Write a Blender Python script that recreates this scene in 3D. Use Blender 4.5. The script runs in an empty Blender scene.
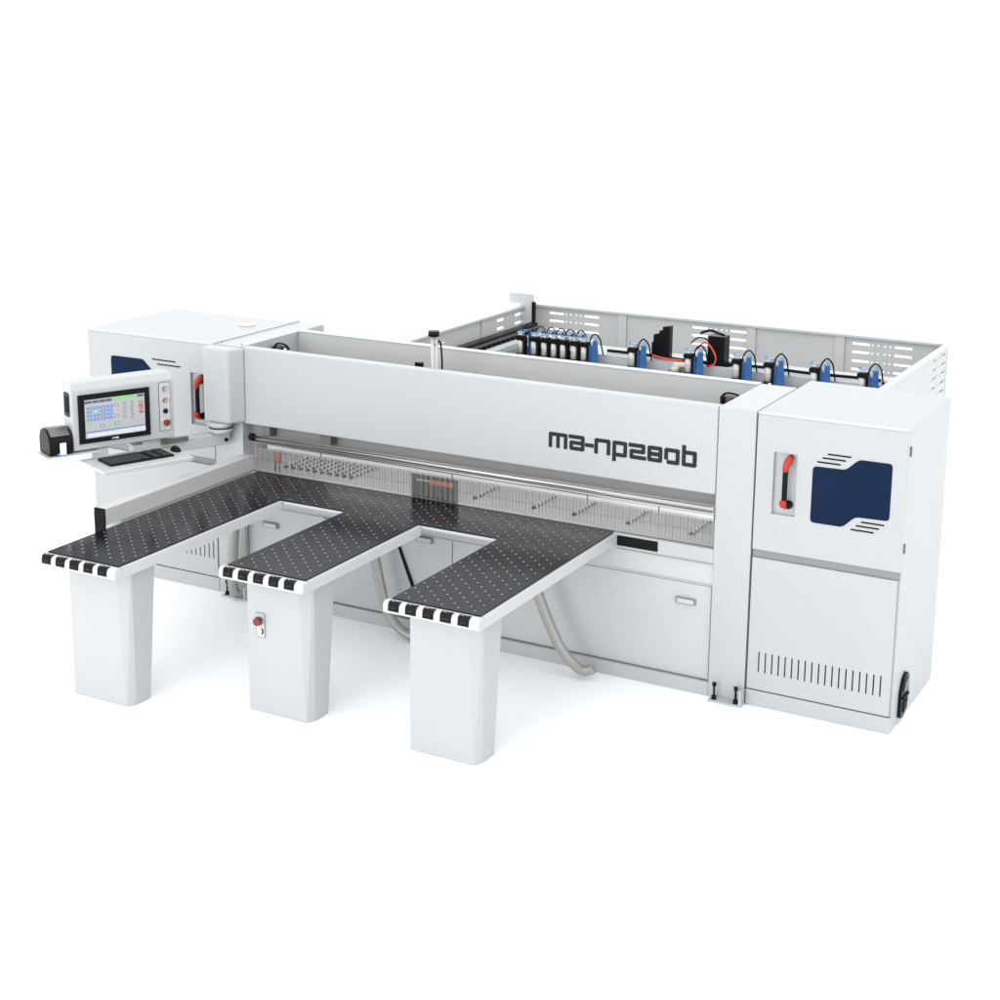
import bpy, math, random
from mathutils import Matrix, Vector
random.seed(4)
SC = bpy.context.scene
COL = SC.collection
R = math.radians

# ------------------------------------------------------------------ materials
def mat(name, col, rough=.4, metal=0, coat=0, noise=0, emis=None, scale=30, bump=0, spec=.5, stretch=None):
    m = bpy.data.materials.new(name); m.use_nodes = True
    nt = m.node_tree; b = nt.nodes['Principled BSDF']
    b.inputs['Base Color'].default_value = (*col, 1)
    b.inputs['Roughness'].default_value = rough
    b.inputs['Metallic'].default_value = metal
    b.inputs['Coat Weight'].default_value = coat
    b.inputs['Specular IOR Level'].default_value = spec
    if emis:
        b.inputs['Emission Color'].default_value = (*col, 1)
        b.inputs['Emission Strength'].default_value = emis
    tc = nt.nodes.new('ShaderNodeTexCoord'); mp = nt.nodes.new('ShaderNodeMapping')
    nt.links.new(tc.outputs['Object'], mp.inputs['Vector'])
    if stretch: mp.inputs['Scale'].default_value = stretch
    n = nt.nodes.new('ShaderNodeTexNoise'); n.inputs['Scale'].default_value = scale
    n.inputs['Detail'].default_value = 5
    nt.links.new(mp.outputs['Vector'], n.inputs['Vector'])
    mr = nt.nodes.new('ShaderNodeMapRange')
    mr.inputs['To Min'].default_value = max(0, rough - .06); mr.inputs['To Max'].default_value = rough + .06
    nt.links.new(n.outputs['Fac'], mr.inputs['Value']); nt.links.new(mr.outputs['Result'], b.inputs['Roughness'])
    if noise:
        mx = nt.nodes.new('ShaderNodeMix'); mx.data_type = 'RGBA'
        mx.inputs['A'].default_value = (*[c * (1 - noise) for c in col], 1)
        mx.inputs['B'].default_value = (*[min(1, c * (1 + noise)) for c in col], 1)
        nt.links.new(n.outputs['Fac'], mx.inputs['Factor']); nt.links.new(mx.outputs['Result'], b.inputs['Base Color'])
    if bump:
        bp = nt.nodes.new('ShaderNodeBump'); bp.inputs['Strength'].default_value = bump; bp.inputs['Distance'].default_value = .002
        nt.links.new(n.outputs['Fac'], bp.inputs['Height']); nt.links.new(bp.outputs['Normal'], b.inputs['Normal'])
    return m

M = dict(
 white=mat('white_powder_coat', (.43, .447, .455), .38, noise=.012, scale=3, bump=.03),
 cab=mat('light_grey_powder_coat', (.42, .434, .44), .4, noise=.012, scale=3, bump=.03),
 bright=mat('bright_white_and_light_lift', (.50, .516, .53), .35, noise=.01, scale=3),  # white coat; on the base its lightness stands in for light
 grey=mat('white_coat_lit_copy', (.52, .523, .52), .45, noise=.03, scale=6),  # rear paint lightened: overhead light put into the colour
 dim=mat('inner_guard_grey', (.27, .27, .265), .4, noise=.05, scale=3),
 groove=mat('groove_grey', (.22, .235, .245), .5),
 line=mat('seam_dark', (.07, .08, .09), .6),
 black=mat('black_plastic', (.007, .007, .008), .35, spec=.12, bump=.1, scale=200),
 matte=mat('matte_black', (.006, .006, .0065), .6, spec=.12),
 rubber=mat('black_edge_pad', (.006, .006, .0065), .3, spec=.12),
 top=mat('black_laminate', (.006, .0055, .008), .19, noise=.35, scale=9, bump=.04, spec=.27),
 dot=mat('air_nozzle_steel', (.52, .52, .52), .4, spec=.5),
 steel=mat('brushed_steel', (.5, .49, .475), .34, 1, noise=.08, scale=8, stretch=(1, 30, 30)),
 alu=mat('anodised_aluminium', (.58, .58, .575), .36, .15, noise=.05, scale=6, stretch=(8, 1, 8)),
 dsteel=mat('dark_steel', (.16, .16, .155), .4, .7, noise=.2),
 table=mat('ground_steel_table', (.62, .625, .625), .35, .3, noise=.05, scale=8),
 navy=mat('navy_acrylic', (.0045, .015, .042), .3, noise=.2, scale=2, spec=.06),
 blue=mat('blue_bracket_paint', (.018, .105, .31), .4, noise=.06),
 lblue=mat('pale_blue_plastic', (.28, .40, .55), .4),
 red=mat('red_plastic', (.40, .018, .009), .3),
 rust=mat('brown_red_button', (.17, .03, .016), .35),
 orange=mat('orange_sensor', (.55, .13, .06), .5),
 pink=mat('pink_red_button', (.62, .2, .2), .3),
 gbtn=mat('grey_green_button', (.32, .4, .37), .3),
 silver=mat('silver_barrel', (.55, .535, .51), .35, .35, noise=.04),
 hose=mat('grey_flex_hose', (.36, .35, .335), .34, .4, noise=.04, scale=40),
 text=mat('dark_grey_lettering', (.016, .018, .02), .5, spec=.2),
 cream=mat('cream_cap', (.72, .62, .54), .5),
 scr=mat('screen_grey', (.245, .255, .262), .2, emis=.9, coat=.3),
 sblue=mat('screen_blue', (.08, .13, .32), .2, emis=.9),
 sgreen=mat('screen_green', (.13, .33, .11), .2, emis=.9),
 sred=mat('screen_red', (.42, .04, .06), .2, emis=.9),
 swhite=mat('screen_white', (.38, .39, .41), .2, emis=.9),
 sgrey=mat('screen_dark_grey', (.06, .06, .09), .2, emis=.9),
 key=mat('key_black', (.03, .03, .032), .45),
 label=mat('paper_white', (.8, .8, .82), .6),
 led=mat('blue_led', (.1, .15, 1.0), .3, emis=2),
 redwire=mat('red_cable', (.7, .06, .04), .4),
)
def floor_mat():
    return mat('white_studio_floor', (.985, .985, .985), .8, noise=.005, scale=2, spec=.05)
M['floor'] = floor_mat()
def curtain_mat():
    m = bpy.data.materials.new('clear_pvc_strip'); m.use_nodes = True; nt = m.node_tree
    b = nt.nodes['Principled BSDF']; b.inputs['Base Color'].default_value = (.6, .6, .59, 1); b.inputs['Roughness'].default_value = .2
    t = nt.nodes.new('ShaderNodeBsdfTransparent'); t.inputs['Color'].default_value = (.94, .94, .935, 1)
    mx = nt.nodes.new('ShaderNodeMixShader'); out = nt.nodes['Material Output']
    n = nt.nodes.new('ShaderNodeTexNoise'); n.inputs['Scale'].default_value = 25
    mr = nt.nodes.new('ShaderNodeMapRange'); mr.inputs['To Min'].default_value = .03; mr.inputs['To Max'].default_value = .16
    nt.links.new(n.outputs['Fac'], mr.inputs['Value']); nt.links.new(mr.outputs['Result'], mx.inputs['Fac'])
    nt.links.new(t.outputs[0], mx.inputs[1]); nt.links.new(b.outputs[0], mx.inputs[2]); nt.links.new(mx.outputs[0], out.inputs['Surface'])
    return m
M['pvc'] = curtain_mat()

# ------------------------------------------------------------------ mesh builder
class MB:
    def __init__(s, xf=None):
        s.v = []; s.f = []; s.m = []; s.sm = []; s.mats = []; s.xf = xf
    def mi(s, k):
        if k not in s.mats: s.mats.append(k)
        return s.mats.index(k)
    def add(s, vs, fs, k, smooth=False):
        o = len(s.v); s.v += [tuple(p) for p in vs]; i = s.mi(k)
        for f in fs:
            s.f.append([a + o for a in f]); s.m.append(i); s.sm.append(smooth)
        return s
    def box(s, x0, x1, y0, y1, z0, z1, k='white'):
        if x0 > x1: x0, x1 = x1, x0
        if y0 > y1: y0, y1 = y1, y0
        if z0 > z1: z0, z1 = z1, z0
        v = [(x, y, z) for x in (x0, x1) for y in (y0, y1) for z in (z0, z1)]
        f = [(0, 1, 3, 2), (4, 6, 7, 5), (0, 4, 5, 1), (2, 3, 7, 6), (0, 2, 6, 4), (1, 5, 7, 3)]
        return s.add(v, f, k)
    def prism(s, pts, axis, a, b, k='white', smooth=False):
        """pts 2D polygon; axis x:(y,z) y:(x,z) z:(x,y) ; extruded a..b"""
        n = len(pts)
        def P(p, t):
            return {'x': (t, p[0], p[1]), 'y': (p[0], t, p[1]), 'z': (p[0], p[1], t)}[axis]
        ar = sum(pts[i][0] * pts[(i + 1) % n][1] - pts[(i + 1) % n][0] * pts[i][1] for i in range(n))
        pts = list(pts)
        if ar < 0: pts.reverse()
        if axis == 'y': a, b = b, a
        if (a > b) != (axis == 'y'): a, b = b, a
        v = [P(p, a) for p in pts] + [P(p, b) for p in pts]
        s.add(v, [list(range(n))[::-1], [n + i for i in range(n)]], k)
        o = len(s.v) - 2 * n; i0 = s.mi(k)
        for i in range(n):
            j = (i + 1) % n
            s.f.append([o + i, o + j, o + n + j, o + n + i]); s.m.append(i0); s.sm.append(smooth)
        return s
    def tube(s, path, r, k='steel', n=12, cap=True, rfun=None):
        P = [Vector(p) for p in path]; rings = []
        up = Vector((0, 0, 1))
        prev = None
        for i, p in enumerate(P):
            t = (P[min(i + 1, len(P) - 1)] - P[max(i - 1, 0)]).normalized()
            if prev is None:
                a = t.cross(up)
                if a.length < .05: a = t.cross(Vector((1, 0, 0)))
            else:
                a = prev - t * prev.dot(t)
            a.normalize(); prev = a; b = t.cross(a)
            rr = rfun(i) if rfun else (r[i] if isinstance(r, (list, tuple)) else r)
            rings.append([p + (a * math.cos(q) + b * math.sin(q)) * rr for q in [2 * math.pi * j / n for j in range(n)]])
        v = [q for g in rings for q in g]; f = []
        for i in range(len(P) - 1):
            for j in range(n):
                f.append((i * n + j, i * n + (j + 1) % n, (i + 1) * n + (j + 1) % n, (i + 1) * n + j))
        s.add(v, f, k, True)
        if cap:
            m = len(rings); o = len(s.v) - len(v); i0 = s.mi(k)
            s.f.append([o + j for j in range(n)][::-1]); s.m.append(i0); s.sm.append(False)
            s.f.append([o + (m - 1) * n + j for j in range(n)]); s.m.append(i0); s.sm.append(False)
        return s
    def cyl(s, p0, p1, r, k='steel', n=20, r1=None):
        return s.tube([p0, p1], [r, r if r1 is None else r1], k, n)
    def plate(s, axis, a0, a1, b0, b1, t0, t1, holes, k='white'):
        """plate with rectangular holes. axis 'y': a=x,b=z ; axis 'x': a=y,b=z ; t0..t1 thickness"""
        xs = sorted({a0, a1} | {h[0] for h in holes} | {h[1] for h in holes})
        zs = sorted({b0, b1} | {h[2] for h in holes} | {h[3] for h in holes})
        def hole(x, z): return any(h[0] < x < h[1] and h[2] < z < h[3] for h in holes)
        def solid(i, j):
            if i < 0 or j < 0 or i >= len(xs) - 1 or j >= len(zs) - 1: return False
            return not hole((xs[i] + xs[i + 1]) / 2, (zs[j] + zs[j + 1]) / 2)
        def P(a, b, t): return (a, t, b) if axis == 'y' else (t, a, b)
        def q(pts): s.add(pts, [(0, 1, 2, 3)], k)
        for i in range(len(xs) - 1):
            for j in range(len(zs) - 1):
                if not solid(i, j): continue
                x0, x1, z0, z1 = xs[i], xs[i + 1], zs[j], zs[j + 1]
                q([P(x0, z0, t0), P(x1, z0, t0), P(x1, z1, t0), P(x0, z1, t0)])
                q([P(x0, z0, t1), P(x0, z1, t1), P(x1, z1, t1), P(x1, z0, t1)])
                if not solid(i - 1, j): q([P(x0, z0, t0), P(x0, z1, t0), P(x0, z1, t1), P(x0, z0, t1)])
                if not solid(i + 1, j): q([P(x1, z0, t0), P(x1, z0, t1), P(x1, z1, t1), P(x1, z1, t0)])
                if not solid(i, j - 1): q([P(x0, z0, t0), P(x0, z0, t1), P(x1, z0, t1), P(x1, z0, t0)])
                if not solid(i, j + 1): q([P(x0, z1, t0), P(x1, z1, t0), P(x1, z1, t1), P(x0, z1, t1)])
        return s
    def build(s, name, parent=None, bevel=0, seg=2, fix=False):
        me = bpy.data.meshes.new(name)
        vs = [s.xf(*p) for p in s.v] if s.xf else s.v
        root = parent
        while root is not None and root.parent: root = root.parent
        if root is not None:
            l = root.location; vs = [(p[0] - l[0], p[1] - l[1], p[2] - l[2]) for p in vs]
        me.from_pydata([tuple(p) for p in vs], [], s.f)
        for k in s.mats: me.materials.append(M[k])
        for p, i, sm in zip(me.polygons, s.m, s.sm): p.material_index = i; p.use_smooth = sm
        if fix:
            import bmesh
            bm = bmesh.new(); bm.from_mesh(me); bmesh.ops.remove_doubles(bm, verts=bm.verts, dist=1e-5)
            bmesh.ops.recalc_face_normals(bm, faces=bm.faces); bm.to_mesh(me); bm.free()
        o = bpy.data.objects.new(name, me); COL.objects.link(o)
        if parent is not None: o.parent = parent
        if bevel:
            b = o.modifiers.new('bevel', 'BEVEL'); b.width = bevel; b.segments = seg; b.limit_method = 'ANGLE'; b.angle_limit = R(40)
            b.harden_normals = False
        return o

def thing(name, label, cat, loc, group=None):
    o = bpy.data.objects.new(name, None); COL.objects.link(o); o.location = loc; o.empty_display_size = .1
    o['label'] = label; o['category'] = cat
    if group: o['group'] = group
    return o
def chamfer(pts, r, n=3):
    """round the corners of a polygon"""
    out = []; N = len(pts)
    for i in range(N):
        p = Vector(pts[i]); a = Vector(pts[i - 1]) - p; b = Vector(pts[(i + 1) % N]) - p
        d = min(r, a.length * .4, b.length * .4); A = p + a.normalized() * d; B = p + b.normalized() * d
        for k in range(n + 1):
            t = k / n; out.append(tuple((1 - t) ** 2 * A + 2 * t * (1 - t) * p + t * t * B))
    return out
def smooth_path(pts, n=10):
    P = [Vector(p) for p in pts]; out = []
    for i in range(len(P) - 1):
        a = P[max(i - 1, 0)]; b = P[i]; c = P[i + 1]; d = P[min(i + 2, len(P) - 1)]
        for k in range(n):
            t = k / n
            out.append(.5 * ((2 * b) + (c - a) * t + (2 * a - 5 * b + 4 * c - d) * t * t + (3 * b - a - 3 * c + d) * t ** 3))
    out.append(P[-1]); return out

# ------------------------------------------------------------------ floor
fl = MB().box(-150, 150, -150, 150, -.05, 0, 'floor').build('floor'); fl['kind'] = 'structure'

# ------------------------------------------------------------------ the saw
saw = thing('panel_saw', 'large white beam panel saw with navy cabinet windows, long front beam and fenced rear table', 'panel saw', (-1.1, 0, 0))
H = 1.779; T = .92
XR0, XR1, YB = .963, 1.823, .955
XL0, XL1 = -4.05, -2.93

def window_poly(x0, sgn):
    pts = [(0, 1.505), (.187, 1.508), (.259, 1.576), (.446, 1.577), (.446, 1.251), (.256, 1.246), (.186, 1.177), (0, 1.177)]
    return [(x0 + sgn * a, b) for a, b in pts]
def door_handle(parent, xc, yf):
    h = MB()
    h.tube(smooth_path([(xc + .004, yf + .03, 1.50), (xc, yf - .008, 1.49), (xc - .004, yf - .02, 1.46), (xc - .004, yf - .02, 1.29), (xc, yf - .008, 1.262), (xc + .012, yf + .03, 1.255)], 6), .0155, 'black', 14)
    h.cyl((xc + .012, yf + .045, 1.255), (xc + .012, yf + .0, 1.255), .024, 'black', 18)
    P = smooth_path([(xc + .012, yf + .035, 1.53), (xc + .010, yf - .005, 1.522), (xc + .002, yf - .026, 1.495), (xc - .004, yf - .034, 1.455)], 6)
    h.tube(P, .02, 'red', 14, rfun=lambda i: .88 * [.02, .021, .022, .023, .024, .025, .0255, .026, .026, .0255, .025, .0245, .0235, .022, .021, .0195, .0175, .015, .011][i])
    P = smooth_path([(xc - .006, yf - .036, 1.29), (xc - .006, yf - .034, 1.268), (xc - .002, yf - .02, 1.25), (xc + .002, yf - .01, 1.24)], 5)
    h.tube(P, .02, 'red', 14, rfun=lambda i: .011 + .011 * math.sin(math.pi * min(1, (i + 1) / 12)))
    return h.build('door_handle', parent)

def cabinet(x0, x1, mirror):
    body = MB()
    body.box(x0, x1, .022, YB, 0, H, 'cab')
    body.box(x0, x1, 0, .022, 0, .098, 'cab')
    body.box(x0, x1, -.003, .022, 1.764, H, 'bright')
    c = body.build('cabinet', saw, .004)
    c['label'] = 'left cabinet behind the control console' if mirror else 'right cabinet at the end of the front beam'
    fx = (lambda a: x1 - (a - XR0)) if mirror else (lambda a: a)
    def rng(a, b): a, b = fx(a), fx(b); return (min(a, b), max(a, b))
    hx = rng(1.068, 1.206) if not mirror else (-3.128, -3.0)
    wx = (min(x0, x1), max(x0, x1))
    d = MB().plate('y', x0 + .003, x1 - .001, .965, 1.7635, -.001, .02, [(hx[0], hx[1], 1.191, 1.557)], 'cab')
    d.build('upper_door', c, fix=True)
    r = MB().box(hx[0], hx[1], .052, .056, 1.191, 1.557, 'alu')
    r.box(hx[0] - .002, hx[0], .021, .052, 1.191, 1.557, 'alu').box(hx[1], hx[1] + .002, .021, .052, 1.191, 1.557, 'alu')
    r.box(hx[0], hx[1], .021, .052, 1.189, 1.191, 'alu').box(hx[0], hx[1], .021, .052, 1.557, 1.559, 'alu')
    r.box((hx[0] + hx[1]) / 2 - .02, (hx[0] + hx[1]) / 2 + .02, .046, .052, 1.205, 1.212, 'dsteel')
    body2 = r.build('handle_recess', c)
    door_handle(c, (hx[0] + hx[1]) / 2 + .014, -.0)
    if not mirror: wp = window_poly(1.298, 1)
    else: wp = [(-3.836, 1.603), (-3.545, 1.606), (-3.455, 1.525), (-3.425, 1.49), (-3.425, 1.25), (-3.53, 1.2), (-3.60, 1.12), (-3.836, 1.12)]
    MB().prism(chamfer(wp, .022), 'y', -.004, -.001, 'navy').build('window', c)
    st = ((-3.46, 1.615, .205), (-3.416, 1.584, .205), (-3.80, 1.095, .2), (-3.84, 1.065, .2)) if mirror else ((1.379, 1.584, .133), (1.350, 1.559, .133), (1.321, 1.533, .133), (1.588, 1.222, .13), (1.560, 1.197, .13), (1.532, 1.171, .13))
    for a, b, w in st:
        MB().box(a, a + w, -.0035, -.001, b - .0042, b + .0042, 'matte').build('window_stripe', c)
    # groove and lower door with slots
    MB().box(x0 + .003, x1 - .001, .012, .018, .916, .963, 'groove').build('door_gap_strip', c)
    if not mirror:
        hs = []
        for i in range(19):
            a = 1.036 + i * (1.755 - 1.036) / 18
            hs.append((a - .0045, a + .0045, .217, .343))
        MB().plate('y', x0 + .006, x1 - .012, .108, .914, -.001, .02, hs, 'cab').build('lower_door', c, fix=True)
        MB().box(1.0, 1.8, .0205, .0215, .2, .36, 'matte').build('vent_backing', c)
        MB().box(x0 + .006, x1 - .012, .004, .012, .099, .1075, 'line').build('door_seam', c)
        for z in (1.648, 1.092):
            MB().box(x1 + .0005, x1 + .008, .04, .058, z - .028, z + .028, 'dsteel').build('hinge', c, .002)
        g = MB().prism(chamfer([(.15, .045), (.15, .20), (.2, .28), (.27, .295), (.31, .26), (.31, .10), (.27, .05), (.2, .03)], .03), 'x', x1 + .0005, x1 + .02, 'black')
        g.prism(chamfer([(.185, .19), (.21, .25), (.27, .265), (.27, .2)], .01), 'x', x1 + .02, x1 + .028, 'dsteel')
        g.box(x1 + .02, x1 + .03, .17, .29, .15, .165, 'matte')
        g.box(x1 + .02, x1 + .026, .19, .27, .07, .13, 'matte')
        g.build('cable_inlet', c, .003)
    else:
        hs = []
        for i in range(7):
            a = -3.208 + i * .0395
            hs.append((a - .005, a + .005, .236, .248 + i * .019))
        MB().plate('y', x0 + .006, x1 - .006, .108, .914, -.001, .02, hs, 'cab').build('lower_door', c, fix=True)
        MB().box(-3.3, -2.94, .0205, .0215, .2, .4, 'matte').build('vent_backing', c)
        MB().box(x0 + .006, x1 - .006, .004, .012, .097, .1075, 'line').build('door_seam', c)
        k = MB().cyl((-3.135, .66, H), (-3.135, .66, H + .012), .055, 'cream', 24); k.build('top_cap', c)
    return c
cabR = cabinet(XR0, XR1, False)
cabL = cabinet(XL0, XL1, True)

# side posts carrying the beams
p = MB().box(.728, .955, 0, .715, .0, H, 'white')
p.build('side_post', saw, .005)
p = MB().box(-2.925, -2.69, .0, .99, .0, H, 'white')
p.box(-2.925, -2.905, .0, .99, H, H + .012, 'bright')
p.cyl((-2.90, .07, H), (-2.90, .07, H + .004), .006, 'line').cyl((-2.73, .07, H), (-2.73, .07, H + .004), .006, 'line')
p.build('side_post', saw, .004)
MB().box(.9555, .9625, .015, .7, .1, 1.76, 'line').build('post_gap', saw)

# front beam and lettering
fb = MB().box(-2.682, .724, 0, .07, 1.25, H, 'white').build('front_beam', saw, .009, 3)
G = {
 'm': [[(0, 0), (0, 1)], [(0, 1), (.5, 1)], [(.5, 1), (1, 1)], [(1, 1), (1, 0)], [(.5, .75), (.5, 0)]],
 'a': [[(-.09, 1), (1, 1)], [(1, 0), (1, 1)], [(0, 0), (1, 0)], [(0, 0), (0, .5)], [(0, .5), (1, .5)]],
 '-': [[(-.09, .45), (1.09, .45)]],
 'n': [[(0, 0), (0, 1)], [(0, 1), (1, 1)], [(1, 1), (1, 0)]],
 'p': [[(0, -.42), (0, 1)], [(0, 1), (1, 1)], [(1, 1), (1, 0)], [(.24, 0), (1, 0)]],
 '2': [[(-.09, 1), (1, 1)], [(1, .5), (1, 1)], [(0, .5), (1, .5)], [(0, 0), (0, .5)], [(0, 0), (1.09, 0)]],
 '8': [[(0, 0), (0, 1)], [(1, 0), (1, 1)], [(0, 1), (1, 1)], [(0, .5), (1, .5)], [(0, 0), (1, 0)]],
 '0': [[(0, .35), (0, 1)], [(0, 1), (1, 1)], [(1, 0), (1, 1)], [(.24, 0), (1, 0)]],
 'b': [[(0, 0), (0, 1.42)], [(0, 0), (1, 0)], [(1, 0), (1, 1)], [(.24, 1), (1, 1)]],
}
def glyphs(txt, xs, z, h, t):
    """strokes with round joins where two strokes meet at a corner, square free ends"""
    mb = MB(); k = 0; e = t / 2
    for ch, (x, w) in zip(txt, xs):
        segs = G[ch]; ends = [p for sg in segs for p in sg]
        for sg in segs:
            (a, b), (c, d) = sg
            if (a, b) > (c, d): (a, b), (c, d) = (c, d), (a, b)
            k += 1; y0 = -.0022 - .00003 * k
            e0 = 0 if ends.count((a, b)) > 1 else e; e1 = 0 if ends.count((c, d)) > 1 else e
            xa, xb, za, zb = x + a * w, x + c * w, z + b * h, z + d * h
            if abs(xa - xb) < 1e-6: q = (xa - e, xa + e, za - e0, zb + e1)
            else: q = (xa - e0, xb + e1, za - e, za + e)
            mb.box(q[0], q[1], y0, -.0004, q[2], q[3], 'text')
        for p in set(ends):
            if ends.count(p) > 1:
                k += 1; y0 = -.0022 - .00003 * k; X, Z = x + p[0] * w, z + p[1] * h
                mb.prism([(X + e * math.cos(2 * math.pi * i / 16), Z + e * math.sin(2 * math.pi * i / 16)) for i in range(16)], 'y', y0, -.0004, 'text')
    return mb
tt = .0235; e = tt / 2
gx = [(-.360, .126), (-.219, .1), (-.112, .052), (-.053, .105), (.066, .095), (.178, .1), (.293, .094), (.400, .096), (.511, .092)]
gx = [(x + e, w - tt) for x, w in gx]
gl = glyphs('ma-np280b', gx, 1.396 + e, .096 - tt, tt).build('lettering', fb)
gl['label'] = 'dark grey lettering reading ma-np280b'

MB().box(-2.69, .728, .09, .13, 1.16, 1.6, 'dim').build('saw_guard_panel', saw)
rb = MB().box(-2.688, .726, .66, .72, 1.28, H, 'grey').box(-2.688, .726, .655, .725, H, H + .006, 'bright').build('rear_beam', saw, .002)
# guide rods
MB().cyl((-2.60, -.012, 1.168), (.726, -.012, 1.168), .0125, 'steel', 16).build('guide_rod', saw)
MB().cyl((-2.60, .0, 1.136), (.726, .0, 1.136), .009, 'steel', 16).build('guide_rod', saw)
MB().cyl((-2.615, -.012, 1.168), (-2.585, -.012, 1.168), .026, 'black', 18).build('rod_clamp', saw)
s_ = MB().box(-2.53, -2.47, .01, .085, 1.18, 1.25, 'dsteel').build('rod_support', saw, .003)
s_ = MB().box(-2.06, -1.975, .01, .085, 1.185, 1.245, 'dsteel').build('rod_support', saw, .003)
ch = MB()
xs = [-2.50, -2.06, -1.05, -.1, .37, .72]
for a, b in zip(xs, xs[1:]):
    ch.box(a + .004, b - .004, .016, .022, 1.085, 1.122, 'table')
ch.box(-2.6, .72, .023, .03, 1.09, 1.125, 'dsteel')
ch.build('curtain_rail', saw)
cu = MB(); x = -2.60; i = 0
while x < .70:
    w = .0212
    yy = .012 + (.002 if i % 2 else 0)
    cu.box(x, x + w, yy, yy + .0012, .943 + random.uniform(-.002, .002), 1.10, 'pvc')
    cu.box(x + w, x + w + .0011, yy - .001, yy + .002, .945, 1.10, 'groove' if i % 2 else 'dsteel')
    x += w + .0022; i += 1
cu.box(-2.6, .71, .0105, .0115, 1.012, 1.0135, 'dsteel')
cu.build('strip_curtain', saw)
# machine table behind the curtain
mt = MB().box(-2.69, .728, .046, .655, .86, .918, 'table')
mt.box(-2.69, .728, .036, .045, .86, .9175, 'line')
mt = mt.build('machine_table', saw)
rows = [-2.48 + i * .06 for i in range(10)] + [-.985, -.56, -.276, .09, .506]
for x in rows:
    sl = MB().box(x - .014, x + .014, .185, .52, .9182, .9192, 'table')
    for j in range(7):
        y = .19 + j * .047
        sl.box(x - .010, x + .011, y, y + .026, .9194, .932, 'matte')
        sl.box(x + .004, x + .016, y + .026, y + .044, .9194, .945, 'label')
    sl.build('roller_row', mt)
db = MB().box(-1.375, -1.045, .05, .09, .9185, 1.085, 'dsteel')
for i in range(9):
    db.box(-1.36 + i * .036, -1.345 + i * .036, .044, .05, .93, 1.08, 'matte')
db.box(-1.24, -1.06, .042, .0435, 1.02, 1.05, 'orange').box(-1.33, -1.23, .04, .043, 1.035, 1.045, 'silver')
db.build('saw_carriage', saw, .002)
MB().box(-2.457, -2.41, .035, .06, .995, 1.083, 'orange').box(-2.455, -2.45, .035, .05, .93, .995, 'dsteel').box(-2.42, -2.415, .035, .05, .93, .995, 'dsteel').build('light_sensor', saw, .002)
# pressure beam deep behind the curtain
MB().box(-2.69, .728, .6, .654, .918, 1.15, 'table').build('pressure_beam', saw)

# base under the beam; body and doors take a lighter colour for missing light
ba = MB()
ba.box(-2.69, .728, .0, .034, .83, .917, 'white')
ba.box(-2.69, .728, .012, .62, .70, .8295, 'bright')
ba.prism([(.012, .70), (.036, .674), (.62, .674), (.62, .70)], 'x', -2.69, .728, 'bright')
ba.box(-2.69, .728, .045, .62, .0, .674, 'bright')
ba.box(-2.69, .728, .0, .045, .0, .085, 'white')
base = ba.build('base_frame', saw, .002)
seams = [-2.89, -1.975, -1.057, -.14, .715]
for a, b, hx, hz in ((-2.685, -2.052, -2.49, .552), (-2.05, -1.057, -1.26, .648), (-1.053, .715, .557, .563)):
    d = MB().box(a + .0015, b - .0015, .032, .0445, .0885, .673, 'bright').build('base_door', base, .003)
    if hx:
        h = MB().box(hx - .062, hx + .062, .012, .0315, hz - .018, hz + .018, 'groove').box(hx - .05, hx + .056, .006, .0125, hz - .012, hz + .014, 'bright')
        h.build('door_pull', base, .002)
MB().box(-2.0, .715, .02, .03, .0855, .0875, 'groove').build('plinth_seam', base)
ln = MB().prism([(-1.475, .60), (-1.458, .60), (-1.29, .2), (-1.307, .2)], 'y', .018, .029, 'matte').build('cover_gap', base)
MB().prism([(-2.05, .668), (-1.50, .668), (-1.32, .2), (-1.38, .094), (-2.05, .094)], 'y', .018, .0285, 'white').build('cover_plate', base)
MB().box(.112, .378, -.004, -.0005, .845, .909, 'matte').build('rubber_stop_strip', base, .002)
MB().box(.11, .728, -.0035, .0, .826, .83, 'groove').build('apron_seam', base)
# feet
for xa in (.755, -2.86):
    ft = MB().box(xa, xa + .195, -.075, 0, .0, .012, 'white').box(xa + .19, xa + .205, -.07, 0, .0, .1, 'white').build('foot_bracket', saw, .003)
    for dx in ((.03, .165) if xa > 0 else (.035,)):
        b = MB().cyl((xa + dx, -.045, .012), (xa + dx, -.045, .032), .016, 'black', 8).cyl((xa + dx, -.045, .03), (xa + dx, -.045, .1), .0065, 'black', 10).cyl((xa + dx, -.045, .095), (xa + dx, -.045, .115), .013, 'black', 8)
        b.build('levelling_bolt', ft)
# hoses
def hose(pts, r, rings=.024):
    P = smooth_path(pts, 26)
    L = [0]
    for a, b in zip(P, P[1:]): L.append(L[-1] + (b - a).length)
    n = int(L[-1] / (rings / 2)); out = []
    j = 0
    for i in range(n + 1):
        s = L[-1] * i / n
        while j < len(L) - 2 and L[j + 1] < s: j += 1
        t = (s - L[j]) / max(1e-9, L[j + 1] - L[j]); out.append(P[j].lerp(P[j + 1], min(1, max(0, t))))
    return MB().tube(out, r, 'hose', 16, rfun=lambda i: r * (1.06 if i % 2 else .93)).build('dust_hose', saw)
hose([(-.43, -.22, .86), (-.40, -.17, .70), (-.345, -.15, .51), (-.277, -.15, .353), (-.191, -.15, .193), (-.107, -.15, .103), (-.03, -.15, .062), (.02, -.145, .072), (.04, -.14, .085)], .033)
hose([(-1.60, -.2, .86), (-1.56, -.17, .70), (-1.528, -.15, .52), (-1.492, -.15, .357), (-1.444, -.15, .19), (-1.365, -.15, .094), (-1.26, -.15, .045), (-1.15, -.14, .06), (-1.12, -.13, .07)], .033)
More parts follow.
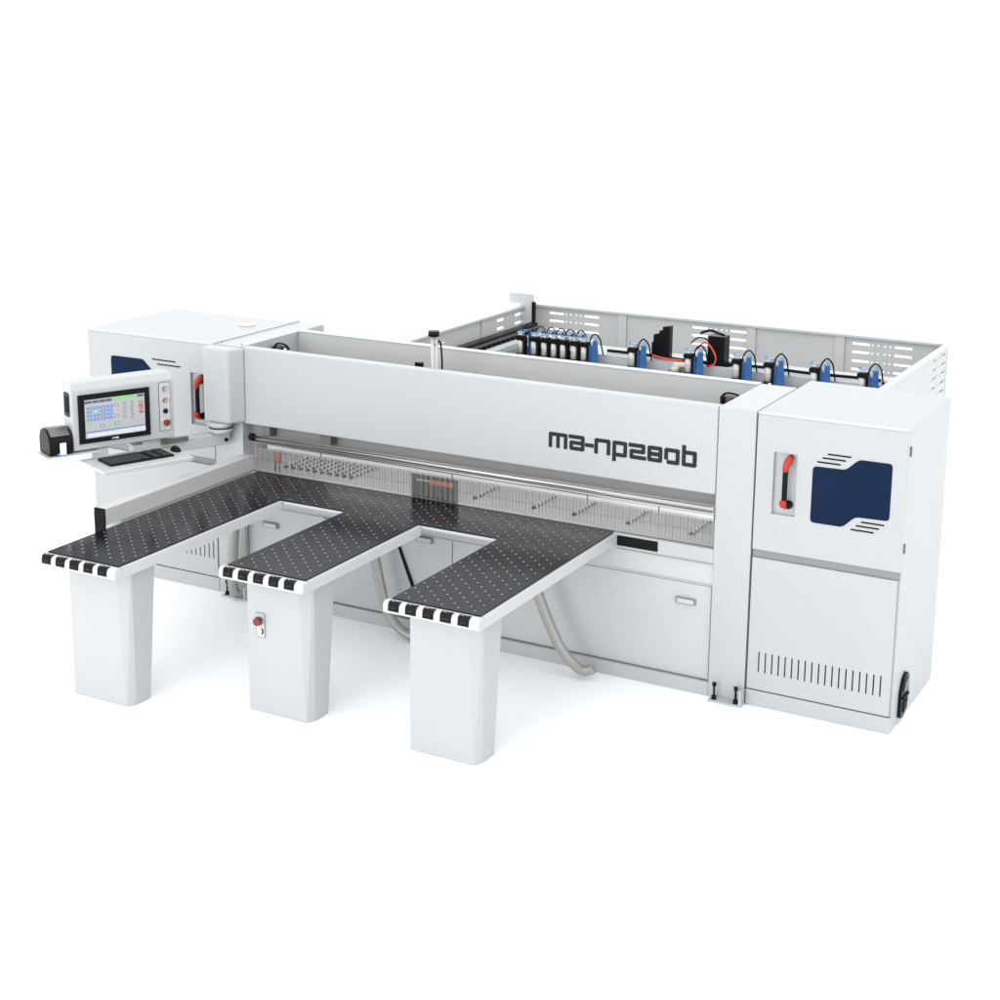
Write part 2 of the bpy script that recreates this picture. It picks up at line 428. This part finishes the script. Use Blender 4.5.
hose([(-2.72, -.12, .87), (-2.715, -.10, .6), (-2.71, -.10, .49), (-2.735, -.09, .3), (-2.74, -.09, .1), (-2.72, -.08, .04)], .036)

# things seen between the beams
kp = MB().cyl((-1.385, .35, 1.3), (-1.385, .35, 1.925), .019, 'silver', 20).cyl((-1.385, .35, 1.925), (-1.385, .35, 1.96), .037, 'black', 20)
kp.cyl((-1.35, .33, 1.3), (-1.35, .33, 1.9), .009, 'silver').tube(smooth_path([(-1.37, .34, 1.87), (-1.33, .33, 1.90), (-1.315, .33, 1.84), (-1.31, .33, 1.7), (-1.33, .33, 1.6)]), .006, 'matte', 8)
kp.box(-1.37, -1.30, .335, .345, 1.885, 1.895, 'silver')
kp.build('pressure_cylinder', saw)
MB().box(-1.52, -1.47, .33, .36, 1.66, 1.74, 'black').cyl((-1.465, .34, 1.6), (-1.465, .34, 1.745), .008, 'black').build('limit_switch', saw, .003)
def conn(x, y, z, s=1):
    c = MB().box(x - .06 * s, x + .05 * s, y - .03, y + .03, z - .05, z - .005, 'black')
    c.tube(smooth_path([(x - .07 * s, y, z - .02), (x - .03 * s, y, z + .012), (x + .05 * s, y, z + .008), (x + .085 * s, y, z - .02)]), .007, 'black', 8)
    c.box(x + .045, x + .065, y - .03, y - .02, z - .045, z - .01, 'label').cyl((x, y - .03, z - .02), (x, y - .033, z - .02), .02, 'dsteel')
    return c.build('cable_plug', saw, .003)
conn(-2.62, .36, 1.735, .85)
conn(.64, .42, 1.75, .9)

# column cover and arm of the console
cc = MB().prism([(-2.935, -.001), (-2.935, -.095), (-2.915, -.12), (-2.735, -.12), (-2.71, -.112), (-2.655, -.001)], 'z', 1.262, 1.776, 'white')
cc.build('arm_cover', saw, .016, 4)
cd = MB().cyl((-2.81, -.085, 1.262), (-2.81, -.085, 1.232), .076, 'white', 36).cyl((-2.81, -.085, 1.232), (-2.81, -.085, 1.224), .079, 'matte', 36).cyl((-2.81, -.085, 1.224), (-2.81, -.085, 1.195), .079, 'white', 36)
cd.build('swivel_joint', saw)
P0 = (-2.78, -.12); el = math.hypot(.435, .9); ex, ey = .435 / el, .9 / el; nx, ny = ey, -ex
def loc(s, n, z): return (P0[0] + ex * s + nx * n, P0[1] + ey * s + ny * n, z)
# local frame: x = s (towards the column), y = -n (away from the operator), z
def LX(x, y, z): return loc(x, -y, z)
ar = MB(LX).box(-.62, .075, .02, .11, 1.103, 1.19, 'white').build('console_arm', saw, .008)
MB(LX).cyl((.045, .02, 1.14), (.045, .008, 1.14), .013, 'matte').build('arm_lock_screw', ar)
MB(LX).box(-.43, -.24, .0, .02, 1.175, 1.205, 'dsteel').build('arm_bracket', ar)
cs = MB(LX)
S0, S1 = -1.036, -.336
cs.prism(chamfer([(-.0, 1.215), (.0, 1.612), (.03, 1.655), (.165, 1.655), (.165, 1.215)], .008, 2), 'x', S0, S1, 'white')
con = cs.build('control_console', saw, .006, 2)
mo = MB(LX).box(-.998, -.51, -.012, -.0005, 1.258, 1.58, 'black').build('monitor', con, .004)
S = MB(LX); sx0, sx1, sz0, sz1 = -.957, -.548, 1.292, 1.545
S.box(sx0, sx1, -.0135, -.0125, sz0, sz1, 'scr')
def q(u0, u1, v0, v1, k, d=0):
    S.box(sx0 + u0 * (sx1 - sx0), sx0 + u1 * (sx1 - sx0), -.0145 - d, -.0136, sz0 + v0 * (sz1 - sz0), sz0 + v1 * (sz1 - sz0), k)
q(.0, .12, .90, .97, 'sgrey'); q(.13, .23, .90, .97, 'sgrey'); q(.24, .34, .90, .97, 'sgrey'); q(.35, .45, .90, .97, 'sgrey')
q(.46, .86, .92, .985, 'sgreen'); q(.88, .99, .92, .985, 'sgrey')
for r in range(4):
    for c in range(4):
        z = .80 - r * .098; u = .03 + c * .112
        q(u, u + .095, z - .06, z + .008, 'sgreen' if (r == 1 and c == 1) else 'sblue')
        q(u + .02, u + .075, z - .03, z - .02, 'swhite', .0004)
q(.03, .12, .33, .40, 'sgreen')
for u, v in ((.52, .78), (.52, .5), (.28, .28), (.52, .31)):
    q(u - .03, u + .03, v - .035, v + .035, 'sgrey'); q(u - .02, u + .02, v - .02, v + .02, 'swhite', .0004)
for i in range(9):
    q(.63, .69, .84 - i * .055, .855 - i * .055, 'sgrey' if i % 2 else 'pink'); q(.76, .81, .82 - i * .055, .835 - i * .055, 'sgrey')
for i in range(7):
    q(.90, .975, .82 - i * .055, .855 - i * .055, ['sgreen', 'sred', 'sred', 'sgrey', 'sred', 'sred', 'sgrey'][i])
q(0, 1, .145, .175, 'sblue'); q(0.03, .5, .03, .12, 'swhite'); q(.5, 1, .02, .13, 'swhite')
S.build('screen', con)
MB(LX).box(-.78, -.765, -.0135, -.0122, 1.270, 1.277, 'swhite').box(-.76, -.735, -.0135, -.0122, 1.269, 1.278, 'swhite').build('monitor_mark', con)
bp = MB(LX).prism(chamfer([(-.442, 1.268), (-.36, 1.268), (-.36, 1.598), (-.442, 1.598)], .012), 'y', -.0015, -.0003, 'matte')
bp.prism(chamfer([(-.439, 1.271), (-.363, 1.271), (-.363, 1.595), (-.439, 1.595)], .011), 'y', -.0035, -.0016, 'bright')
bp.build('button_plate', con)
for z, k, r, d in ((1.553, 'gbtn', .014, .012), (1.475, 'pink', .014, .012), (1.403, 'black', .016, .01), (1.328, 'rust', .023, .026)):
    b = MB(LX).cyl((-.400, -.0036, z), (-.400, -.008, z), r * 1.15, 'dsteel' if k != 'rust' else 'cream', 20).cyl((-.400, -.008, z), (-.400, -.008 - d, z), r * .8, k, 20)
    if k == 'rust': b.cyl((-.400, -.03, z), (-.400, -.04, z), r, k, 20, r * .75)
    b.build('push_button', con)
MB(LX).prism(chamfer([(.04, 1.435), (.04, 1.59), (.12, 1.59), (.12, 1.435)], .01), 'x', S0 - .006, S0 - .0005, 'black').box(S0 - .009, S0 - .006, .055, .105, 1.46, 1.565, 'matte').build('cable_port', con)
# keyboard tray
def tray(x, y, z):  # x along the tray, y toward the operator
    return loc(-.66 + x * math.cos(.05) + y * math.sin(.05), .125 - x * math.sin(.05) + y * math.cos(.05), z)
TR = tray
tb = MB(TR); tb.box(-.31, .30, -.19, .18, 1.135, 1.146, 'bright').box(-.31, .30, .18, .192, 1.12, 1.146, 'bright').box(-.32, -.31, -.19, .192, 1.128, 1.146, 'bright').box(.30, .31, -.19, .192, 1.128, 1.146, 'bright')
trayo = tb.build('keyboard_tray', saw, .004)
for a, b in ((-.24, -.13), (.12, .29)):
    MB(TR).box(a, b, -.18, -.15, 1.146, 1.205, 'alu').build('tray_bracket', trayo, .003)
sh = MB(LX).box(-1.225, -.87, -.03, .2, 1.195, 1.205, 'bright').build('printer_shelf', saw, .002)

# keyboard, mouse, label printer: loose things
ko = loc(-.66, .125, 1.147)
kb = thing('keyboard', 'flat black computer keyboard lying on the white tray under the control screen', 'keyboard', ko)
MB(TR).box(-.235, .215, -.095, .1, 1.1465, 1.159, 'black').build('keyboard_body', kb, .004)
ky = MB(TR).box(-.228, .208, -.086, .093, 1.1592, 1.161, 'matte')
for r in range(6):
    y0 = -.085 + r * .0295 + (.004 if r else 0)
    x = -.227
    while x < .2:
        w = .017
        if r == 5 and -.13 < x < -.01: w = .11
        if .055 < x + w and x < .068 or .122 < x + w and x < .132: x += .012; continue
        ky.box(x, x + w, y0, y0 + (.018 if r == 0 else .024), 1.159, 1.165, 'key'); x += w + .0035
ky.build('keys', kb, .0015, 1)
mu = thing('computer_mouse', 'small black computer mouse beside the keyboard on the tray', 'mouse', loc(-.37, .1, 1.147))
mm = MB(TR); rings = []
nU, nV = 16, 6; vs = []; fs = []
for j in range(nV + 1):
    f = j / nV * math.pi / 2
    for i in range(nU):
        t = 2 * math.pi * i / nU
        vs.append((.285 + .03 * math.cos(t) * math.cos(f), -.02 + .052 * math.sin(t) * math.cos(f), 1.1465 + .034 * math.sin(f)))
for j in range(nV):
    for i in range(nU): fs.append((j * nU + i, j * nU + (i + 1) % nU, (j + 1) * nU + (i + 1) % nU, (j + 1) * nU + i))
mm.add(vs, fs, 'black', True); mm.build('mouse_body', mu)
MB(TR).cyl((.283, -.045, 1.174), (.287, -.045, 1.174), .007, 'dsteel').build('scroll_wheel', mu)
MB(TR).tube(smooth_path([(.285, -.07, 1.158), (.28, -.12, 1.152), (.18, -.15, 1.15), (.09, -.16, 1.18), (.05, -.165, 1.2)]), .003, 'hose', 8).build('mouse_cable', mu)
pr = thing('label_printer', 'black desktop label printer with a white label hanging out, on the small side shelf', 'printer', loc(-1.13, 0.0, 1.206))
prof = chamfer([(-.01, 1.206), (-.018, 1.27), (-.005, 1.33), (.05, 1.372), (.14, 1.365), (.17, 1.31), (.17, 1.206)], .03, 4)
MB(LX).prism(prof, 'x', -1.20, -1.045, 'black', True).build('printer_body', pr, .004)
MB(LX).prism(chamfer([(-.012, 1.33), (.05, 1.378), (.14, 1.371), (.165, 1.335), (.05, 1.345)], .012, 3), 'x', -1.185, -1.06, 'dsteel', True).build('printer_lid', pr, .002)
MB(LX).box(-1.135, -1.095, -.026, -.022, 1.212, 1.29, 'label').build('paper_label', pr)
MB(LX).box(-1.15, -1.138, -.026, -.021, 1.215, 1.222, 'led').build('status_light', pr)

# aluminium guide fence along the left table
gf = MB().box(-2.70, -2.622, -1.452, .03, .925, 1.03, 'alu').box(-2.735, -2.701, -1.3, .0, .985, .992, 'dsteel').box(-2.72, -2.70, -1.452, .03, .935, 1.0, 'alu')
gfo = gf.build('guide_fence', saw, .003)
MB().box(-2.703, -2.619, -1.464, -1.4525, .86, 1.033, 'matte').build('end_cap', gfo, .003)
MB().box(-2.75, -2.64, -1.3, -.05, .85, .924, 'white').build('fence_rail', gfo)

# ------------------------------------------------------------------ rear enclosure
FZ, FXL, FXR, FY = 1.4, -2.88, .962, 4.62
def slot_group(x, rows, dots=True, w=.145, gap=.5):
    hs = []
    for z in rows:
        hs.append((x, x + w, z - .009, z + .009)); hs.append((x + gap - w, x + gap, z - .009, z + .009))
        for dx in (.17, .218, .274, .318): hs.append((x + dx - .006, x + dx + .006, z - .006, z + .006))
    return hs
rg = MB()
rows = [1.326, 1.255, 1.18, 1.108, 1.04]
holes = slot_group(-2.68, rows) + slot_group(-1.27, rows) + slot_group(.17, rows)
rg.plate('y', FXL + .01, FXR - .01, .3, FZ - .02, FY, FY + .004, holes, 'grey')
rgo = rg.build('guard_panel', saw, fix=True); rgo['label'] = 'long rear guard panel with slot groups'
MB().box(FXL, FXR, FY - .03, FY + .03, FZ - .022, FZ, 'bright').build('top_rail', rgo, .003)
for x in (-1.94, -.72, .065):
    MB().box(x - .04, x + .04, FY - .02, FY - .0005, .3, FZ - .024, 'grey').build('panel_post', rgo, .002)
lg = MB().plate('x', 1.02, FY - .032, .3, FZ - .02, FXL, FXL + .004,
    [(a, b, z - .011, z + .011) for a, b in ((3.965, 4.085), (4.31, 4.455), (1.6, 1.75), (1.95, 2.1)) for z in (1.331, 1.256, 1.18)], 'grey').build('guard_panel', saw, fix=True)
MB().box(FXL - .02, FXL + .03, 1.02, FY - .032, FZ - .02, FZ, 'cab').build('top_rail', lg, .003)
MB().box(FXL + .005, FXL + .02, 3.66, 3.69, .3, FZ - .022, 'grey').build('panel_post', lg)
sl = []
for z in (1.335, 1.262, 1.19, 1.11, 1.035):
    for a in (4.15, 4.60 - .04): pass
    sl += [(4.14, 4.24, z - .008, z + .008), (4.28, 4.30, z - .006, z + .006), (4.34, 4.36, z - .006, z + .006), (4.42, 4.54, z - .008, z + .008), (2.2, 2.35, z - .008, z + .008), (2.5, 2.65, z - .008, z + .008)]
rt = MB().plate('x', 1.02, FY - .032, .3, FZ - .02, FXR - .004, FXR, sl, 'white').build('guard_panel', saw, fix=True)
MB().box(FXR - .03, FXR + .012, 1.02, FY - .032, FZ - .02, FZ + .001, 'bright').build('top_rail', rt, .003)
MB().box(FXR - .03, FXR + .004, FY - .03, FY + .03, .3, FZ - .023, 'bright').build('panel_post', rt, .003)
# corner post with a bracket arm
MB().box(-2.90, -2.785, 4.44, 4.52, .3, 1.515, 'bright').box(-3.01, -2.90, 4.44, 4.52, 1.42, 1.515, 'bright').build('corner_post', saw, .004)
MB().box(-2.783, -2.76, 4.46, 4.5, 1.2, 1.44, 'black').build('cable_chain_end', saw, .004)
# rear table deck and rails
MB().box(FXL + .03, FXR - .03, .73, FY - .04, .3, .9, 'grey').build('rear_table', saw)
rk = MB().box(-2.775, -2.70, 1.6, 4.42, 1.215, 1.262, 'black').box(-2.705, -2.69, 1.6, 4.42, 1.212, 1.235, 'dsteel')
y = 1.6
while y < 4.4:
    rk.box(-2.70, -2.675, y, y + .045, 1.185, 1.215, 'matte'); y += .085
rk.build('cable_chain', saw)
MB().box(-2.67, -2.58, 1.6, 4.42, 1.14, 1.19, 'bright').build('guide_rail', saw, .003)
MB().cyl((-2.5, 1.6, 1.10), (-2.5, 3.4, 1.10), .03, 'dsteel').box(-2.55, -2.4, 3.1, 3.45, 1.0, 1.09, 'dsteel').build('drive_shaft', saw)
# carriage beam
CY = 3.5
MB().box(-2.45, .88, 3.60, 3.96, .95, 1.215, 'bright').build('gripper_carriage', saw, .004)
MB().box(-2.45, .88, 3.53, 3.598, 1.06, 1.12, 'black').build('mounting_rail', saw, .002)
cb = MB().tube(smooth_path([(-1.66, 3.68, 1.235), (-1.5, 3.70, 1.232), (-1.28, 3.68, 1.235), (-1.0, 3.66, 1.232), (-.7, 3.67, 1.23), (-.3, 3.7, 1.235), (.1, 3.67, 1.235), (.5, 3.70, 1.235), (.86, 3.68, 1.232)]), .013, 'matte', 8)
cb.build('cable_bundle', saw)
def gripper(wide):
    g = MB(); y = CY
    g.box(-.036, .03, y - .03, y + .05, 1.135, 1.172, 'black')
    g.box(-.036, .03, y - .03, y + .05, 1.285, 1.325, 'black').box(.026, .044, y - .02, y + .04, 1.14, 1.31, 'black')
    g.box(-.045, -.03, y - .02, y + .02, 1.29, 1.315, 'black')
    o = g.build('gripper', saw, .004)
    MB().cyl((-.004, y, 1.172), (-.004, y, 1.285), .029, 'silver', 20).build('air_cylinder', o)
    f = MB().cyl((0, y, 1.325), (0, y, 1.35), .012, 'label').box(-.03, .03, y - .012, y + .012, 1.345, 1.358, 'lblue')
    f.cyl((-.018, y, 1.325), (-.018, y, 1.346), .009, 'label').build('air_fitting', o)
    MB().box(.012, .034, y - .042, y - .03, 1.14, 1.165, 'label').build('valve_cap', o)
    if wide:
        br = MB().prism([(.056, 1.02), (.130, 1.02), (.125, 1.25), (.115, 1.345), (.08, 1.345), (.07, 1.27)], 'y', y - .01, y + .004, 'blue')
        br.prism([(.078, 1.33), (.09, 1.385), (.110, 1.375), (.118, 1.33)], 'y', y + .005, y + .018, 'lblue')
        br.box(.044, .055, y - .01, y + .05, 1.15, 1.3, 'blue').box(-.04, .09, y + .006, y + .03, 1.34, 1.344, 'blue').box(-.04, -.02, y + .006, y + .03, 1.345, 1.362, 'blue')
        br.build('mounting_bracket', o, .002)
        MB().tube(smooth_path([(.035, y + .02, 1.30), (.05, y + .01, 1.36), (.095, y, 1.402), (.135, y + .01, 1.36), (.143, y + .03, 1.29), (.146, y + .06, 1.22)]), .0062, 'matte', 8).build('air_hose', o)
    else:
        br = MB().prism([(.04, 1.15), (.085, 1.15), (.085, 1.31), (.06, 1.375), (.04, 1.375)], 'y', y + .052, y + .062, 'blue').box(-.02, .05, y + .02, y + .054, 1.36, 1.368, 'blue')
        br.build('mounting_bracket', o, .002)
        MB().tube(smooth_path([(.0, y + .02, 1.355), (.02, y + .02, 1.395), (.05, y + .02, 1.415), (.085, y + .02, 1.39), (.1, y + .03, 1.33)]), .0048, 'matte', 8).build('air_hose', o)
    return o
def dup(o, x):
    r = o.copy(); COL.objects.link(r); r.parent = saw; r.location = (x, 0, 0)
    for c in o.children:
        k = c.copy(); COL.objects.link(k); k.parent = r
    return r
gn = gripper(False); gw = gripper(True)
nar = [-2.389, -2.259, -2.159, -2.069, -1.982, -1.880]; wid = [-1.787, -1.347, -.849, -.437, -.170, .203, .584]
for i, x in enumerate(nar):
    if i: dup(gn, x + 1.1 - 1.1)
for i, x in enumerate(wid):
    if i: dup(gw, x)
# prototypes were built round x = 0 in world space: slide them
gn.location = (nar[0], 0, 0); gw.location = (wid[0], 0, 0)
for o in [gn, gw]: pass
MB().prism([(-1.25, 1.225), (-1.09, 1.225), (-1.09, 1.50), (-1.155, 1.49), (-1.155, 1.46), (-1.185, 1.455), (-1.185, 1.43), (-1.235, 1.42), (-1.235, 1.36), (-1.25, 1.35)], 'y', 3.66, 3.73, 'black').build('cable_box', saw, .004)
MB().box(-.755, -.61, 3.66, 3.78, 1.225, 1.455, 'black').tube(smooth_path([(-.82, 3.66, 1.47), (-.74, 3.66, 1.5), (-.67, 3.66, 1.485), (-.61, 3.66, 1.470)]), .012, 'black', 8).box(-.77, -.56, 3.64, 3.84, 1.2155, 1.224, 'navy').build('cable_box', saw, .004)
wr = MB().tube(smooth_path([(-.80, 3.55, 1.36), (-.74, 3.55, 1.42), (-.68, 3.55, 1.38), (-.64, 3.55, 1.30), (-.66, 3.55, 1.24), (-.72, 3.56, 1.225)]), .007, 'redwire', 8)
MB().tube(smooth_path([(-1.22, 3.62, 1.25), (-1.1, 3.6, 1.238), (-.95, 3.62, 1.232)]), .009, 'redwire', 8).build('red_cable', saw)
wr.tube(smooth_path([(-.86, 3.56, 1.40), (-.80, 3.56, 1.45), (-.72, 3.56, 1.44), (-.68, 3.57, 1.36), (-.69, 3.58, 1.27)]), .006, 'matte', 8)
wr.build('wire_loom', saw)
MB().cyl((-.97, 3.5, 1.13), (-.97, 3.5, 1.17), .055, 'dsteel', 16).cyl((-.97, 3.5, 1.17), (-.97, 3.5, 1.2), .035, 'alu', 16).box(-1.0, -.85, 3.53, 3.58, 1.2, 1.225, 'cream').build('vacuum_valve', saw, .002)
MB().cyl((.70, 3.62, 1.24), (.86, 3.60, 1.25), .022, 'cream', 12).cyl((.86, 3.60, 1.25), (.88, 3.6, 1.25), .024, 'matte', 12).build('hose_coupling', saw)

# ------------------------------------------------------------------ support tables
def lattice(x0, x1, y0, y1):
    out = []; px, py = .0505, .098
    i0 = int((x0 + .43) / px) - 2
    for i in range(i0, i0 + 120):
        x = -.43 + i * px
        if not x0 + .02 < x < x1 - .02: continue
        j0 = int((y0 + 1.547) / py) - 2
        for j in range(j0, j0 + 40):
            y = -1.547 + j * py + (.049 if i % 2 else 0)
            if y0 + .04 < y < y1 - .03: out.append((x, y))
    return out
def table(x0, x1, y0, label, xl=None, xr=None, ycross=-.449, estop=False, flush=False):
    """black top x0..x1 from y0 to the machine; xl..xr widens it behind ycross"""
    t = thing('support_table', label, 'support table', ((x0 + x1) / 2, y0 + .2, 0), 'support tables in front of the saw')
    xl = x0 if xl is None else xl; xr = x1 if xr is None else xr
    yb = .033
    poly = [(x0, y0), (x1, y0), (x1, ycross), (xr, ycross), (xr, yb), (xl, yb), (xl, ycross), (x0, ycross)]
    pp = []
    for p in poly:
        if not pp or (abs(p[0] - pp[-1][0]) > 1e-6 or abs(p[1] - pp[-1][1]) > 1e-6): pp.append(p)
    # drop collinear
    pp = [p for i, p in enumerate(pp) if abs((pp[i][0] - pp[i - 1][0]) * (pp[(i + 1) % len(pp)][1] - pp[i][1]) - (pp[i][1] - pp[i - 1][1]) * (pp[(i + 1) % len(pp)][0] - pp[i][0])) > 1e-9]
    tp = MB().prism(pp, 'z', .912, T, 'top')
    pts = lattice(x0, x1, y0, ycross) + lattice(xl, xr, ycross - .03, yb)
    seen = set()
    for (x, y) in pts:
        k = (round(x, 3), round(y, 3))
        if k in seen: continue
        seen.add(k); n = 8; r = .0051
        v = [(x + r * math.cos(2 * math.pi * a / n), y + r * math.sin(2 * math.pi * a / n), T + .001) for a in range(n)]
        tp.add(v, [list(range(n))], 'dot')
    tp.build('tabletop', t)
    # frame
    f = MB(); e_ = .021
    wide = (xr - xl) > (x1 - x0) + .01
    f.box(x0 + .001, x0 + .02, y0 + .004, ycross if wide else -.002, .848, .8718, 'bright')
    f.box(x1 + .0015, x1 + e_, y0 + .004, ycross if xr > x1 + .01 or flush else -.002, .848, .913, 'bright')
    f.box(x0 - .0014, x1 + .0014, y0 + .004, -.002, .872, .9115, 'bright')
    if wide:
        f.box(xl + .001, x0 - .0015, ycross + .001, -.002, .89, .9115, 'bright')
        f.box(x1 + e_ + .001, xr - .001, ycross + .001, -.002, .89, .9115, 'bright')
        f.box(xl + .024, x0 - .001, ycross - .006, ycross + .0005, .896, .911, 'bright')
        f.box(x1 + e_ + .001, xr - .024, ycross - .006, ycross + .0005, .896, .911, 'bright')
    f.build('frame', t, .003)
    lip = MB().prism(chamfer([(y0 + .003, .848), (y0 + .003, .918), (y0 - .058, .914), (y0 - .064, .85)], .024, 5), 'x', x0 - e_ - .002, x1 + e_ + .002, 'bright')
    lp = lip.build('front_edge', t, .005)
    n = 5
    for i in range(n):
        xa = x0 + .014 + i * (.426 + (x1 - x0 - .54)) / 4
        pad = MB().prism(chamfer([(y0 - .02, .862), (y0 - .02, .921), (y0 - .060, .918), (y0 - .0665, .862)], .02, 5), 'x', xa - .002, xa + .064, 'rubber')
        pad.box(xa + .012, xa + .026, y0 - .046, y0 - .043, .9205, .9215, 'label').box(xa + .03, xa + .05, y0 - .036, y0 - .033, .9215, .9225, 'label')
        pad.box(xa + .014, xa + .046, y0 - .0675, y0 - .066, .889, .8895, 'groove')
        pad.build('edge_pad', t, .003)
    # leg: tapered box with a chamfered corner
    lx0 = x0 + .03; lx1 = x0 + .463; yf = y0 + .127
    def ring(z, ybk, c):
        return [(lx0, yf, z), (lx1 - c, yf, z), (lx1 - .002, yf + .05, z), (lx1, ybk, z), (lx0 + .03, ybk, z), (lx0, ybk - .04, z)]
    A = ring(0, y0 + .305, .03); B = ring(.871, y0 + .39, .075)
    n = 6
    l = MB().add(A + B, [list(range(n))[::-1], [n + i for i in range(n)]] + [(i, (i + 1) % n, n + (i + 1) % n, n + i) for i in range(n)], 'white')
    l.build('leg', t, .006, 3)
    if estop:
        yy = yf - .001; xc = (x0 + .125)
        MB().prism(chamfer([(xc - .032, .462), (xc + .032, .462), (xc + .032, .612), (xc - .032, .612)], .01), 'y', yy - .002, yy, 'groove').prism(chamfer([(xc - .027, .467), (xc + .027, .467), (xc + .027, .607), (xc - .027, .607)], .008), 'y', yy - .004, yy - .002, 'bright').build('switch_plate', t)
        MB().cyl((xc, yy - .004, .568), (xc, yy - .022, .568), .016, 'dsteel').cyl((xc, yy - .022, .568), (xc, yy - .045, .568), .027, 'rust', 20, .022).build('emergency_button', t)
        m = MB(); 
        for a in range(7):
            t0 = -70 + a * 140 / 7; t1 = t0 + 21
            P = lambda r, tt_: (xc + .002 + r * math.cos(R(tt_)), .503 + r * math.sin(R(tt_)))
            m.prism([P(.012, t0), P(.021, t0), P(.021, t1), P(.012, t1)], 'y', yy - .0055, yy - .0042, 'matte')
        m.build('rotary_mark', t)
    return t
table(-2.59, -2.058, -1.978, 'left perforated black air table beside the aluminium fence, reaching farthest forward', xl=-2.59, xr=-2.058, flush=True)
table(-1.553, -1.019, -1.64, 'middle perforated black air table with a red stop button on its leg', xl=-2.0545, xr=-.4595, estop=True)
table(-.457, .082, -1.64, 'right perforated black air table, nearest the camera and the lettering', xl=-.457, xr=.082)
# ------------------------------------------------------------------ camera
cam = bpy.data.cameras.new('camera'); co = bpy.data.objects.new('camera', cam); COL.objects.link(co)
F_, CX, CY_, CP = 1613.93, 486.99, 396.60, Vector((3.9045, -8.5406, 3.88275))
yaw, pt, ro = -.50285, -.224363, .008214
Fv = Vector((math.sin(yaw) * math.cos(pt), math.cos(yaw) * math.cos(pt), math.sin(pt)))
Rv = Fv.cross(Vector((0, 0, 1))).normalized(); Uv = Rv.cross(Fv)
R2 = Rv * math.cos(ro) + Uv * math.sin(ro); U2 = -Rv * math.sin(ro) + Uv * math.cos(ro)
mx = Matrix((R2, U2, -Fv)).transposed().to_4x4(); mx.translation = CP; co.matrix_world = mx
cam.sensor_width = 36; cam.lens = F_ / 1000 * 36; cam.shift_x = (500 - CX) / 1000; cam.shift_y = -(500 - CY_) / 1000
cam.clip_start = .1; cam.clip_end = 600
SC.camera = co

# ------------------------------------------------------------------ light: white studio
w = bpy.data.worlds.new('World'); SC.world = w; w.use_nodes = True
bg = w.node_tree.nodes['Background']; bg.inputs['Color'].default_value = (.97, .985, 1, 1); bg.inputs['Strength'].default_value = 1.68
def area(name, loc_, target, size, power):
    l = bpy.data.lights.new(name, 'AREA'); l.energy = power; l.size = size; l.shape = 'SQUARE'
    o = bpy.data.objects.new(name, l); COL.objects.link(o); o.location = loc_
    o.rotation_euler = (Vector(target) - Vector(loc_)).to_track_quat('-Z', 'Y').to_euler()
area('overhead_softbox', (-1, 1.5, 9), (-1, 1, 0), 9, 60)
area('front_fill', (-3.5, -13, 3.2), (-1, 0, .7), 9, 560)  # added fill lamp to brighten the front faces and base doors
area('side_softbox', (11, -2, 6), (0, 0, .8), 5, 20)
vs_ = SC.view_settings
vs_.view_transform = 'Standard'; vs_.look = 'None'; vs_.gamma = 1; vs_.exposure = 0; vs_.use_curve_mapping = False
SC.render.engine = 'CYCLES'
SC.cycles.max_bounces = 8; SC.cycles.transparent_max_bounces = 16
